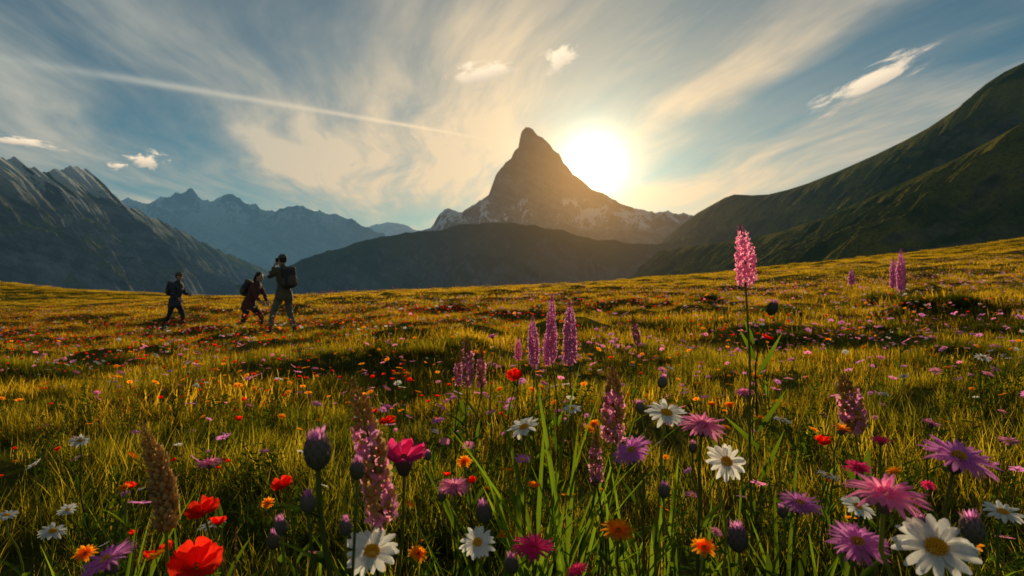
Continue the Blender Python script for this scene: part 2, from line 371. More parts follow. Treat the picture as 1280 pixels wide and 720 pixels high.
M_yel = petalmat("disc_yellow", (0.85,0.34,0.01), (0.92,0.48,0.02), 0.2)
M_purple = petalmat("petal_purple", (0.86,0.42,0.78), (0.68,0.18,0.58), 0.6, 1.35)
M_pink = petalmat("petal_pink", (0.92,0.48,0.64), (0.86,0.20,0.48), 0.6, 1.35)
M_mag = petalmat("petal_magenta", (0.88,0.10,0.30), (0.88,0.04,0.24), 0.6, 1.4)
M_red = petalmat("petal_red", (0.60,0.02,0.01), (0.86,0.035,0.012), 0.6, 1.4)
M_orange = petalmat("petal_orange", (0.90,0.22,0.01), (0.94,0.38,0.015), 0.6, 1.4)
M_dark = petalmat("disc_dark", (0.10,0.04,0.02), (0.30,0.16,0.03), 0.1)
M_brown = petalmat("seedhead_brown", (0.26,0.13,0.05), (0.60,0.38,0.14), 0.45, 1.3)
M_spk = petalmat("spike_pink", (0.86,0.40,0.56), (0.78,0.26,0.46), 0.55, 1.35)
M_spv = petalmat("spike_violet", (0.68,0.32,0.50), (0.56,0.20,0.40), 0.55, 1.35)

# ------------------------------------------------------------------ mesh builder
class MB:
    def __init__(s): s.v=[]; s.f=[]; s.m=[]; s.t=[]; s.mats=[]
    def mi(s, mat):
        if mat not in s.mats: s.mats.append(mat)
        return s.mats.index(mat)
    def add(s, vs, fs, mat, ts=None):
        o = len(s.v); s.v.extend([tuple(p) for p in vs]); s.t.extend(ts if ts is not None else [0.5]*len(vs))
        k = s.mi(mat)
        for f in fs: s.f.append(tuple(i+o for i in f)); s.m.append(k)
    def tube(s, pts, rad, mat, n=6, t0=0, t1=1, cap=True):
        vs=[]; fs=[]; ts=[]; L=len(pts)
        for i,p in enumerate(pts):
            p=Vector(p); a=Vector(pts[max(i-1,0)]); b=Vector(pts[min(i+1,L-1)]); d=(b-a)
            d = d.normalized() if d.length>1e-9 else Vector((0,0,1))
            ref=Vector((1,0,0)) if abs(d.x)<0.9 else Vector((0,1,0))
            u=d.cross(ref).normalized(); w_=d.cross(u)
            r=rad[i] if hasattr(rad,'__len__') else rad
            for j in range(n):
                an=2*math.pi*j/n; vs.append(p+(u*math.cos(an)+w_*math.sin(an))*r); ts.append(t0+(t1-t0)*i/(L-1))
        for i in range(L-1):
            for j in range(n):
                k=(j+1)%n; fs.append((i*n+j,i*n+k,(i+1)*n+k,(i+1)*n+j))
        if cap: fs.append(tuple(range((L-1)*n,L*n))); fs.append(tuple(reversed(range(n))))
        s.add(vs,fs,mat,ts)
    def blade(s, base, d, up, length, width, mat, curl=0.0, prof=(0.5,0.9,1,0.85,0.5,0.05), cup=0.15, t0=0, t1=1, flat=False):
        base=Vector(base); d=Vector(d).normalized(); up=Vector(up); up=(up-d*up.dot(d))
        up = up.normalized() if up.length>1e-6 else Vector((0,0,1))
        side=d.cross(up).normalized(); n=len(prof)-1; vs=[]; fs=[]; ts=[]
        for i,w_ in enumerate(prof):
            q=i/n; c=base+d*(length*q*(1-0.25*abs(curl)*q))+up*(curl*length*q*q)
            hw=width*0.5*w_
            if flat: vs += [c-side*hw, c+side*hw]; ts += [t0+(t1-t0)*q]*2
            else: vs += [c-side*hw+up*cup*hw, c, c+side*hw+up*cup*hw]; ts += [t0+(t1-t0)*q]*3
        for i in range(n):
            if flat: a=i*2; fs.append((a,a+1,a+3,a+2))
            else: a=i*3; fs += [(a,a+1,a+4,a+3),(a+1,a+2,a+5,a+4)]
        s.add(vs,fs,mat,ts)
    def ellipsoid(s, c, rad, mat, M=None, nu=10, nv=7, t0=0, t1=1, fn=None):
        c=Vector(c); M=M or Matrix.Identity(3); vs=[]; fs=[]; ts=[]
        for j in range(nv+1):
            ph=math.pi*j/nv
            for i in range(nu):
                th=2*math.pi*i/nu
                q=Vector((math.sin(ph)*math.cos(th),math.sin(ph)*math.sin(th),-math.cos(ph)))
                if fn: q=fn(q)
                vs.append(c+M@Vector((q.x*rad[0],q.y*rad[1],q.z*rad[2]))); ts.append(t0+(t1-t0)*j/nv)
        for j in range(nv):
            for i in range(nu):
                k=(i+1)%nu; fs.append((j*nu+i,j*nu+k,(j+1)*nu+k,(j+1)*nu+i))
        s.add(vs,fs,mat,ts)
    def bead(s, c, ax, r, l, mat, t=0.5):
        c=Vector(c); ax=Vector(ax).normalized(); ref=Vector((1,0,0)) if abs(ax.x)<0.9 else Vector((0,1,0))
        u=ax.cross(ref).normalized(); v=ax.cross(u)
        vs=[c-ax*l*0.5]+[c+(u*math.cos(k*math.pi*2/5)+v*math.sin(k*math.pi*2/5))*r-ax*l*0.08 for k in range(5)]+[c+ax*l*0.5]
        fs=[(0,1+(k+1)%5,1+k) for k in range(5)]+[(6,1+k,1+(k+1)%5) for k in range(5)]
        s.add(vs,fs,mat,[max(t-0.3,0)]+[t]*5+[min(t+0.3,1)])
    def obj(s, name, link=True, smooth=True):
        me=bpy.data.meshes.new(name); me.from_pydata(s.v,[],s.f)
        for m in s.mats: me.materials.append(m)
        me.polygons.foreach_set('material_index', s.m)
        me.polygons.foreach_set('use_smooth', [smooth]*len(s.f))
        a=me.attributes.new('t','FLOAT','POINT'); a.data.foreach_set('value', s.t)
        me.update(); ob=bpy.data.objects.new(name,me)
        if link: scene.collection.objects.link(ob)
        return ob
def frame(n):
    n=Vector(n).normalized(); ref=Vector((0,1,0)) if abs(n.y)<0.9 else Vector((1,0,0))
    u=ref.cross(n).normalized(); v=n.cross(u); return u,v,n
rnd=random.uniform
def disc(mb, c, n, r, mat, h=0.5, k=70):
    u,v,n=frame(n)
    for i in range(k):
        q=math.sqrt((i+0.5)/k); a=i*2.39996
        hh=h*r*(1-q*q)
        p=Vector(c)+(u*math.cos(a)+v*math.sin(a))*r*q+n*hh
        ax=(n+(u*math.cos(a)+v*math.sin(a))*q*0.6)
        mb.bead(p, ax, r*0.13, r*0.42, mat, 0.2+0.7*q)
def cup_(mb, c, n, r, h, mat):
    u,v,n=frame(n); c=Vector(c)
    prof=[(0.12,1.0),(0.6,0.9),(0.9,0.55),(1.0,0.2),(0.95,0.02)]
    vs=[];fs=[];ts=[]; k=10
    for i,(rr,hh) in enumerate(prof):
        for j in range(k):
            a=2*math.pi*j/k; vs.append(c-n*h*hh+(u*math.cos(a)+v*math.sin(a))*r*rr); ts.append(i/4)
    for i in range(4):
        for j in range(k): q=(j+1)%k; fs.append((i*k+j,i*k+q,(i+1)*k+q,(i+1)*k+j))
    mb.add(vs,fs,mat,ts)
    for j in range(14):
        a=2*math.pi*j/14; o=u*math.cos(a)+v*math.sin(a)
        mb.blade(c-n*h*0.85+o*r*0.6, n+o*0.35, o, h*1.0, r*0.38, mat, 0.05)
def head(mb, c, n, Rr, kind):
    u,v,n=frame(n); c=Vector(c)
    def ring(k, L, W, lift, mat, curl, r0, prof, jit=0.10, a0=0):
        for i in range(k):
            if random.random()<.03: continue
            a=a0+2*math.pi*(i+rnd(-.28,.28))/k; o=u*math.cos(a)+v*math.sin(a)
            d=o+n*(lift+rnd(-jit,jit)); 
            mb.blade(c+o*r0, d, n, L*rnd(0.82,1.05), W*rnd(.8,1.12), mat, curl+rnd(-.14,.12), prof, cup=rnd(0.0,0.45))
    P1=(0.45,0.8,1,1,0.85,0.3); P2=(0.4,0.7,0.9,1,0.8,0.1)
    if kind=='daisy':
        ring(15, Rr*0.80, Rr*0.27, 0.10, M_white, -0.14, Rr*0.2, P1)
        ring(9, Rr*0.74, Rr*0.25, 0.2, M_white, -0.10, Rr*0.18, P1, a0=.1)
        disc(mb, c, n, Rr*0.27, M_yel, 0.45, 70); cup_(mb, c, n, Rr*0.25, Rr*0.28, G_bud)
    elif kind in ('purple','pink','magenta'):
        m={'purple':M_purple,'pink':M_pink,'magenta':M_mag}[kind]
        ring(26, Rr*0.86, Rr*0.15, 0.05, m, -0.10, Rr*0.14, P2)
        ring(22, Rr*0.76, Rr*0.14, 0.25, m, -0.12, Rr*0.13, P2)
        ring(14, Rr*0.5, Rr*0.11, 0.6, m, -0.12, Rr*0.10, P2)
        disc(mb, c, n, Rr*0.22, M_yel if kind=='purple' else m, 0.6, 50); cup_(mb, c, n, Rr*0.24, Rr*0.5, G_bud)
    elif kind=='orange':
        ring(18, Rr*0.85, Rr*0.24, 0.1, M_orange, -0.05, Rr*0.12, P1)
        ring(16, Rr*0.65, Rr*0.2, 0.45, M_orange, -0.05, Rr*0.1, P1)
        ring(10, Rr*0.4, Rr*0.16, 0.9, M_orange, 0.0, Rr*0.05, P1)
        disc(mb, c, n, Rr*0.2, M_dark, 0.5, 30); cup_(mb, c, n, Rr*0.26, Rr*0.55, G_bud)
    elif kind in ('poppy','cosmos'):
        m=M_red if kind=='poppy' else M_mag
        for i in range(6):
            a=2*math.pi*(i+rnd(-.15,.15))/6; o=u*math.cos(a)+v*math.sin(a); tan=n.cross(o)
            nn_=9; mm=9; vs=[];fs=[];ts=[]; lift=0.45+0.3*(i%2)+rnd(-.1,.1)
            phs=rnd(0,6)
            for r_ in range(nn_):
                q=r_/(nn_-1)
                for s_ in range(mm):
                    e=s_/(mm-1)*2-1; ww=Rr*0.62*(0.22+0.95*math.sin(min(q*1.25,1.35)*math.pi/2.3))*e
                    rr=Rr*(0.06+0.92*q*(1-0.2*e*e)+.04*q*math.sin(11*e+phs))
                    z=Rr*(lift*q*(1.2-q*0.6)+0.2*e*e*q+0.08*math.sin(8*e+phs+7*q)*q*q)
                    vs.append(c+o*rr+tan*ww+n*z); ts.append(q)
            for r_ in range(nn_-1):
                for s_ in range(mm-1):
                    b=r_*mm+s_; fs.append((b,b+1,b+mm+1,b+mm))
            mb.add(vs,fs,m,ts)
        disc(mb, c+n*Rr*0.1, n, Rr*0.16, M_dark, 1.0, 40)
        if kind=='cosmos': cup_(mb, c+n*Rr*0.1, n, Rr*0.4, Rr*0.95, G_bud)
        else: cup_(mb, c, n, Rr*0.14, Rr*0.15, G_stem)
    elif kind=='bud':
        mb.ellipsoid(c, (Rr*0.62,Rr*0.62,Rr*0.85), G_bud, Matrix((u,v,n)).transposed(), 12, 8, 0.0, 0.7)
        for L_ in range(5):
            for j in range(10):
                a=2*math.pi*(j+0.5*L_)/10; o=u*math.cos(a)+v*math.sin(a); zq=-0.7+L_*0.3; rr=math.sqrt(max(0,1-zq*zq))*0.62
                mb.blade(c+o*Rr*rr+n*Rr*zq*0.85, n+o*(0.5-0.35*L_/2), o, Rr*0.5, Rr*0.3, G_bud, -0.15, t0=0.1*L_, t1=0.2+0.18*L_)
        for j in range(40):
            a=rnd(0,6.28); o=u*math.cos(a)+v*math.sin(a)
            mb.blade(c+n*Rr*0.6+o*Rr*rnd(0,.35), n+o*rnd(0,.75), o, Rr*rnd(.4,.75), Rr*0.11, M_spv if j%3 else M_purple, 0.0)
def stem(mb, base, top, r=0.0022, bend=0.03, leaves=4, endn=None, leafL=0.09):
    base=Vector(base); top=Vector(top); L=(top-base).length
    mid=Vector((rnd(-bend,bend),rnd(-bend,bend),0)); pts=[]
    for i in range(11):
        q=i/10; p=base.lerp(top,q)+mid*math.sin(q*math.pi)+Vector((0.004*math.sin(q*9+mid.x*50),0,0))*math.sin(q*math.pi); pts.append(p)
    if endn is not None:
        pts[-1]=top; pts[-2]=pts[-2].lerp(top-Vector(endn).normalized()*L*0.1, 0.75)
    mb.tube(pts,[r*(1.3-0.4*i/10) for i in range(11)],G_stem,6)
    for k in range(leaves):
        q=rnd(0.05,0.8); i=int(q*10); p=pts[i]; a=rnd(0,6.28); o=Vector((math.cos(a),math.sin(a),0))
        mb.blade(p,o*rnd(.5,1)+Vector((0,0,rnd(.6,1.2))),Vector((0,0,1)),leafL*rnd(.6,1.2),leafL*rnd(.1,.2),G_leaf,-rnd(.1,.5))
    return pts
NAMES={'daisy':'daisy','purple':'purple_aster','pink':'pink_aster','magenta':'magenta_aster','orange':'orange_hawkweed','poppy':'red_poppy','cosmos':'magenta_poppy','bud':'thistle_bud'}
def flower(kind, px, py, wpx, d, nrm=None, leaves=6, r=0.0022):
    c=Vector((0,0,CAMZ))+dirpx(px,py)*d; Rr=wpx/2/F*d
    if nrm is None: nrm=(rnd(-.35,.35), rnd(-.55,-.05), 1)
    n=Vector(nrm).normalized(); mb=MB()
    bx=c.x+rnd(-.05,.05); by=c.y+rnd(-.04,.06)
    under={'daisy':.25,'purple':.45,'pink':.45,'magenta':.45,'orange':.5,'poppy':.1,'cosmos':.8,'bud':.8}[kind]
    stem(mb,(bx,by,gz(bx,by)-0.01),c-n*Rr*under,max(r,Rr*0.06),0.03,leaves,n)
    head(mb,c,n,Rr,kind); return mb.obj(NAMES[kind])
def spike(px, ptop, pbot, wpx, d, kind='pink', lean=0.0, leaves=5, name='orchid_spike', bpx=None, dense=1.0, stem_r=0.0025):
    top=Vector((0,0,CAMZ))+dirpx(px,ptop)*d; bot=Vector((0,0,CAMZ))+dirpx(bpx if bpx else px+lean,pbot)*d
    top.y+=rnd(-.01,.01); L=(top-bot).length; r=wpx/2/F*d
    mb=MB(); bx=bot.x+rnd(-.03,.03); by=bot.y+rnd(-.02,.04)
    stem(mb,(bx,by,gz(bx,by)-.01),bot,stem_r,0.015,leaves,leafL=0.14)
    bend=Vector(((bot.x-top.x)*0.18+rnd(-.006,.006),0,0)); pts=[]
    for i in range(9):
        q=i/8; pts.append(bot.lerp(top,q)+bend*math.sin(q*math.pi))
    mb.tube(pts,[stem_r*(1-0.6*i/8) for i in range(9)],G_stem,5)
    k=int(L/r*26*dense); 
    for i in range(k):
        q=(i+0.5)/k; j=min(int(q*8),7); p=pts[j].lerp(pts[j+1],q*8-j); ax=(pts[j+1]-pts[j]).normalized()
        u,v,_=frame(ax); a=i*2.39996+rnd(-.3,.3); o=u*math.cos(a)+v*math.sin(a)
        rr=r*(min(1,q*7+0.45))*(1 if q<0.45 else max(0.12,1-((q-0.45)/0.56)**1.6*0.85))*rnd(.8,1.15)
        isb = kind=='brown' or (kind=='mixed' and (q>0.68 or random.random()<0.28)) or (kind in('pink','violet') and q>0.88)
        if isb:
            mat = M_brown if kind in('brown','mixed') else (M_spv)
            mb.bead(p+o*rr*0.62, o+ax*0.9, rr*0.24, rr*0.85, mat, rnd(.2,.8))
            if random.random()<.4: mb.blade(p+o*rr*.6,o+ax*rnd(.5,1.4),ax,rr*.7,rr*.2,mat,0.1)
        else:
            mat = M_spv if (kind=='violet' or (kind=='mixed' and i%2)) else M_spk
            if kind=='mixed' and random.random()<.35: mat=M_brown
            cpt=p+o*rr*0.6
            for w_ in range(4):
                an=w_*1.57+rnd(0,1.5); uu,vv,_=frame(o); dd_=uu*math.cos(an)+vv*math.sin(an)+o*rnd(.25,.9)
                mb.blade(cpt,dd_,o,rr*rnd(.4,.62),rr*rnd(.2,.34),mat,-0.15,(0.4,0.9,1,0.5),t0=rnd(0,.5),t1=rnd(.5,1))
    return mb.obj(name)

# --- hero plants, foreground
D_='daisy'
for px,py,wd_,d,nr in [(465,689,76,.92,(0.05,-.75,1)),(597,678,48,1.0,(.0,-.8,1)),(655,534,46,1.25,(-.35,-.35,1)),(833,516,56,1.25,(.05,-.5,1)),
    (908,577,56,1.15,(.15,-1.2,1)),(1170,684,104,.80,(-.25,-.7,1)),(1072,633,44,1.15,None),(1253,640,50,1.1,(0,-.3,1)),(265,655,38,1.3,None),
    (66,664,36,1.35,(.2,-.3,1)),(8,644,28,1.5,None),(100,551,26,2.2,None),(1228,447,20,3.2,None),(978,525,26,2.0,None),(1035,594,32,1.6,None),
    (715,511,26,2.0,None),(1130,470,14,4.0,None),(1105,492,14,3.5,None)]:
    flower(D_,px,py,wd_,d,nr)
for k_,px,py,wd_,d,nr in [('purple',790,563,58,1.15,(-.5,-.45,1)),('pink',878,531,66,1.15,(0,-.3,1)),('purple',1000,629,60,1.05,(.1,-.25,1)),('purple',1072,678,84,.92,(0,-.4,1)),
    ('pink',1108,617,108,.85,(.05,-.2,1)),('purple',1198,571,96,.85,(.1,-.35,1)),('magenta',666,683,64,.95,(0,-.15,1)),('pink',568,608,46,1.3,(0,-.25,1)),
    ('purple',134,700,80,.9,(-.45,-.2,1)),('pink',262,578,36,1.5,(0,-.1,1)),('magenta',1072,584,38,1.4,(0,-.3,1)),('pink',930,490,26,2.0,None),
    ('pink',1165,529,28,2.1,None),('purple',547,525,20,2.3,None),('pink',615,420,16,3.0,None),('magenta',722,712,34,.95,None),('purple',485,508,16,2.6,None),
    ('magenta',1160,606,20,1.6,None),('purple',745,585,22,1.7,None)]:
    flower(k_,px,py,wd_,d,nr)
for k_,px,py,wd_,d,nr in [('poppy',246,710,62,.95,(.1,-.5,1)),('poppy',255,642,40,1.2,(-.1,-.3,1)),('poppy',354,608,26,1.5,None),('poppy',643,471,20,2.4,(0,-.8,1)),('poppy',485,528,20,2.2,None),
    ('magenta',1101,550,30,1.5,(0,-.1,1)),('cosmos',505,574,54,1.15,(.05,-.25,1)),
    ('orange',773,663,48,1.0,(0,-.35,1)),('orange',880,684,38,1.0,(0,-.5,1)),('orange',523,692,30,1.1,None),('orange',580,577,22,1.6,(0,-.8,1)),('orange',1053,536,32,1.6,None),
    ('orange',107,692,32,1.1,None),('orange',335,629,20,1.5,(0,-.9,1)),('orange',667,606,22,1.6,None),('orange',742,530,18,1.9,None),('orange',890,505,16,2.4,None),
    ('orange',155,609,16,1.9,None),('poppy',1028,553,18,1.9,None),('orange',912,506,18,2.2,None),('orange',945,470,18,2.6,None),('poppy',958,424,14,3.2,None)]:
    flower(k_,px,py,wd_,d,nr)
for px,py,wd_,d in [(605,642,30,1.05),(922,674,40,1.0),(1215,663,44,.95),(830,614,22,1.2),(800,510,18,1.5),(828,478,18,1.7),(342,676,26,1.1),(1150,655,22,1.1),
                   (553,620,16,1.3),(640,706,26,1.0),(745,600,16,1.4),(978,640,18,1.2),(535,570,14,1.6),(866,560,16,1.3)]:
    flower('bud',px,py,wd_,d,(rnd(-.3,.3),-.1,1))

# branching knapweed in front left
mb=MB(); d=.78; c=Vector((0,0,CAMZ))+dirpx(397,566)*d; root=(c.x+.0,c.y+.05,gz(c.x,c.y)); n=Vector((0.0,-.1,1))
pts=stem(mb,root,c-n*.02,0.0036,0.02,0,n); head(mb,c,n,.024,'bud')
for (qx,qy,i0,rr) in [(447,598,5,.014),(352,668,4,.012),(432,668,3,.011),(385,640,6,.013)]:
    e=Vector((0,0,CAMZ))+dirpx(qx,qy)*(d+rnd(-.05,.05)); p0=pts[i0]; md=(p0+e)/2+Vector(((e.x-p0.x)*.3,0,-.01))
    mb.tube([p0,p0.lerp(md,.6),md,md.lerp(e,.6),e],[.0024,.0022,.002,.0018,.0018],G_stem,6); head(mb,e+Vector((0,0,rr*.7)),((e.x-p0.x)*3,-.1,1),rr,'bud')
for i in range(26):
    p=pts[random.randint(2,9)]; a=rnd(0,6.28); o=Vector((math.cos(a),math.sin(a),0))
    mb.blade(p,o+Vector((0,0,rnd(.3,1))),Vector((0,0,1)),rnd(.04,.085),rnd(.009,.018),G_leaf,-rnd(.1,.5))
mb.obj('knapweed_plant')

# --- flower spikes
spike(172,530,664,36,1.05,'brown',name='dock_seed_spike',bpx=208,stem_r=.003)
spike(441,471,655,46,.95,'mixed',name='foxtail_flower_spike',bpx=478,stem_r=.003,dense=.8)
spike(766,458,552,32,1.5,'mixed',name='orchid_spike')
spike(746,540,604,20,1.4,'mixed',name='orchid_spike')
spike(1050,467,540,34,1.7,'mixed',bpx=1068)
spike(690,366,452,15,2.6,'violet'); spike(711,374,456,19,2.5,'violet'); spike(666,393,458,15,2.7,'violet',bpx=668); spike(686,406,456,13,2.8,'violet')
spike(584,418,482,17,2.6,'mixed'); spike(602,432,484,13,2.7,'mixed'); spike(574,440,482,12,2.8,'mixed'); spike(790,392,432,11,2.9,'mixed',bpx=797)
spike(1116,321,360,9,5.0,'violet'); spike(1126,311,364,12,4.8,'violet'); spike(1064,336,356,8,7.0,'violet'); spike(648,420,450,9,3.4,'pink')
ob=spike(925,280,358,28,1.75,'pink',bpx=932,leaves=0,stem_r=.0028,name='tall_pink_orchid',dense=.65)
mb=MB(); d=1.75
P=lambda x,y,dd=1.75: Vector((0,0,CAMZ))+dirpx(x,y)*dd
mb.tube([P(946,520),P(944,460),P(950,420),P(958,404)],[.0022,.002,.0018,.0016],G_stem,6)
head(mb,P(965,386),(0.35,-.1,1),.021,'bud')
for (x,y,dx_,dz_,L_) in [(946,470,.5,1,.13),(944,450,-.5,1.1,.09),(947,540,.7,.9,.14),(948,560,-.8,.8,.12),(942,430,-.35,1,.07),(950,600,.6,1,.15)]:
    mb.blade(P(x,y),(dx_,rnd(-.3,.3),dz_),(0,-1,.3),L_,.012,G_leaf,-.12)
mb.obj('side_bud').parent=ob

def strap(px,d,k,h,nm='broadleaf_grass'):
    mb=MB(); bx=(px-640)/F*d; z=gz(bx,d)
    for i in range(k):
        a=rnd(0,6.28); o=Vector((math.cos(a),math.sin(a),0))
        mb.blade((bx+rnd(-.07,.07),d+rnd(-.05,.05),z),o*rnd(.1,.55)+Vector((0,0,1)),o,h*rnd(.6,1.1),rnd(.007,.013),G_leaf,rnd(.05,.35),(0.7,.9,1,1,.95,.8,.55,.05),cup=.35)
    mb.obj(nm)
for px,d,k,h in [(690,1.5,18,.64),(655,1.35,16,.52),(740,1.3,16,.47),(620,1.25,12,.44),(840,1.4,12,.42),(950,1.5,12,.45),(560,1.2,12,.42),(1020,1.3,10,.42),(380,1.2,10,.4),(1130,1.1,10,.4),(250,1.2,10,.4),(60,1.3,10,.4),(720,1.05,10,.38),(880,1.1,10,.38),(480,1.15,10,.38),(1230,1.2,10,.4),(160,1.4,10,.4),(790,1.6,12,.5)]:
    strap(px,d,k,h)

# ------------------------------------------------------------------ instanced masses
def scatter(name, protos, P, rot, scl):
    coll=bpy.data.collections.new(name+"_parts")
    for p in protos: coll.objects.link(p)
    n=len(P); me=bpy.data.meshes.new(name); me.vertices.add(n); me.vertices.foreach_set('co',np.asarray(P,np.float32).ravel())
    a=me.attributes.new('rot','FLOAT_VECTOR','POINT'); a.data.foreach_set('vector',np.asarray(rot,np.float32).ravel())
    a=me.attributes.new('scl','FLOAT','POINT'); a.data.foreach_set('value',np.asarray(scl,np.float32))
    a=me.attributes.new('idx','INT','POINT'); a.data.foreach_set('value',np.random.randint(0,len(protos),n).astype(np.int32))
    ob=bpy.data.objects.new(name,me); scene.collection.objects.link(ob)
    ng=bpy.data.node_groups.new(name,'GeometryNodeTree')
    ng.interface.new_socket('Geometry',in_out='INPUT',socket_type='NodeSocketGeometry'); ng.interface.new_socket('Geometry',in_out='OUTPUT',socket_type='NodeSocketGeometry')
    nd=ng.nodes; gi=nd.new('NodeGroupInput'); go=nd.new('NodeGroupOutput'); ip=nd.new('GeometryNodeInstanceOnPoints')
    ci=nd.new('GeometryNodeCollectionInfo'); ci.inputs[0].default_value=coll; ci.inputs[1].default_value=True; ci.inputs[2].default_value=True
    def at(nm,ty):
        x=nd.new('GeometryNodeInputNamedAttribute'); x.data_type=ty; x.inputs[0].default_value=nm; return x.outputs[0]
    e=nd.new('FunctionNodeEulerToRotation'); L=ng.links
    L.new(gi.outputs[0],ip.inputs['Points']); L.new(ci.outputs[0],ip.inputs['Instance']); ip.inputs['Pick Instance'].default_value=True
    L.new(at('idx','INT'),ip.inputs['Instance Index']); L.new(at('rot','FLOAT_VECTOR'),e.inputs[0]); L.new(e.outputs[0],ip.inputs['Rotation'])
    L.new(at('scl','FLOAT'),ip.inputs['Scale']); L.new(ip.outputs[0],go.inputs[0])
    md=ob.modifiers.new('scatter','NODES'); md.node_group=ng; print(name,n); return ob
def points(y0,y1,dens,k=0.9,m=1.2,keep=None):
    W=k*y1+m; n=int(2*W*(y1-y0)*dens); x=np.random.uniform(-W,W,n); y=np.random.uniform(y0,y1,n)
    s=np.abs(x)<k*y+m; x=x[s]; y=y[s]
    if keep is not None: s=keep(x,y); x=x[s]; y=y[s]
    z=ground(x,y)-0.01
    return np.stack([x,y,z],-1)
def rots(n,tilt=.12): return np.stack([np.random.uniform(-tilt,tilt,n),np.random.uniform(-tilt,tilt,n),np.random.uniform(0,6.28,n)],-1)

def tuft(nm,k,rad,hmin,hmax,wid,mat,seg=4,seed_heads=0):
    mb=MB(); prof={4:(0.8,1,.85,.5,.04),3:(0.9,1,.6,.05),2:(1,.8,.05)}[seg]
    for i in range(k):
        a=rnd(0,6.28); r=rad*math.sqrt(random.random()); o=Vector((math.cos(a),math.sin(a),0)); b=rnd(0,6.28); o2=Vector((math.cos(b),math.sin(b),0))
        h=rnd(hmin,hmax); mb.blade(o*r,Vector((0,0,1))+o2*rnd(.05,.6),o2,h,wid*rnd(.6,1.2),mat,rnd(.05,.5),prof,flat=True)
    for i in range(seed_heads):
        a=rnd(0,6.28); r=rad*random.random(); b=rnd(0,6.28); tp=Vector((math.cos(b)*rnd(.02,.08),math.sin(b)*rnd(.02,.08),hmax*rnd(1.1,1.4)))
        p0=Vector((math.cos(a)*r,math.sin(a)*r,0)); tp+=p0
        mb.tube([p0,p0.lerp(tp,.5)+Vector((.004,0,0)),tp],[.0009,.0008,.0005],G_stem,3)
        for j in range(14):
            q=.78+.22*j/14; mb.bead(p0.lerp(tp,q),(rnd(-.5,.5),rnd(-.5,.5),1),.0018*wid/.004,.008,M_brown,rnd(0,1))
    return mb.obj(nm,link=False)
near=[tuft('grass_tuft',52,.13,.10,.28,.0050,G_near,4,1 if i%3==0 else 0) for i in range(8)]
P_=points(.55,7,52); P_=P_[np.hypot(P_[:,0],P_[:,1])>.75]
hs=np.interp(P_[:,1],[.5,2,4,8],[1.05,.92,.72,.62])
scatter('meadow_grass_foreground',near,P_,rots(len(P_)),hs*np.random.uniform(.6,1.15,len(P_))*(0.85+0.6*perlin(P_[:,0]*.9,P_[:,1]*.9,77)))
mid=[tuft('grass_tuft_mid',50,.24,.06,.19,.0075,G_far,3,1) for i in range(6)]
P_=points(4.0,28,11); scatter('meadow_grass_midground',mid,P_,rots(len(P_)),np.random.uniform(.55,1.1,len(P_))*(0.9+0.8*perlin(P_[:,0]*.5,P_[:,1]*.5,78)))
far=[tuft('grass_tuft_far',60,.75,.07,.18,.02,G_far,2) for i in range(5)]
P_=points(26,122,1.5,.9,8); scatter('meadow_grass_distance',far,P_,rots(len(P_),.05),np.random.uniform(.6,1.2,len(P_)))

def herb(nm):
    mb=MB()
    for s_ in range(5):
        b=Vector((rnd(-.06,.06),rnd(-.06,.06),0)); tp=b+Vector((rnd(-.07,.07),rnd(-.07,.07),rnd(.18,.32)))
        mb.tube([b,b.lerp(tp,.5),tp],[.0018,.0015,.001],G_stem,4)
        for j in range(16):
            q=j/16; a=j*2.4; o=Vector((math.cos(a),math.sin(a),0))
            mb.blade(b.lerp(tp,q),o+Vector((0,0,rnd(.2,.9))),Vector((0,0,1)),rnd(.03,.07)*(1.15-q*.6),rnd(.008,.018),G_leaf,-rnd(.1,.5),(0.4,.95,.7,.05))
    return mb.obj(nm,link=False)
P_=points(.8,4.5,10); P_=P_[np.hypot(P_[:,0],P_[:,1])>.85]
scatter('meadow_herbs',[herb('leafy_herb') for i in range(4)],P_,rots(len(P_),.2),np.random.uniform(.6,1.15,len(P_)))

def small(kind,nm,Rr,hlo=.24,hhi=.38):
    mb=MB(); h=rnd(hlo,hhi); n=Vector((rnd(-.3,.3),rnd(-.5,.0),1)).normalized(); c=Vector((rnd(-.02,.02),rnd(-.02,.02),h))
    mb.tube([(0,0,0),(c.x*.3,c.y*.3,h*.5),c-n*Rr*.15],[.0014,.0012,.0011],G_stem,4)
    u,v,n=frame(n); mat={'daisy':M_white,'purple':M_purple,'pink':M_pink,'orange':M_orange,'poppy':M_red}[kind]
    k=5 if kind=='poppy' else 13; W=Rr*(1.25 if kind=='poppy' else .36)
    for i in range(k):
        a=2*math.pi*(i+rnd(-.15,.15))/k; o=u*math.cos(a)+v*math.sin(a)
        mb.blade(c+o*Rr*.08,o+n*(rnd(.6,1.0) if kind=='poppy' else rnd(.05,.3)),n,Rr*.95,W,mat,-.05 if kind!='poppy' else .1,(.4,.9,1,.6) if kind=='poppy' else (.5,.9,1,.4),cup=.3)
    mb.ellipsoid(c+n*Rr*.05,(Rr*.22,Rr*.22,Rr*.14),M_dark if kind=='poppy' else M_yel,Matrix((u,v,n)).transposed(),7,4)
    return mb.obj(nm,link=False)
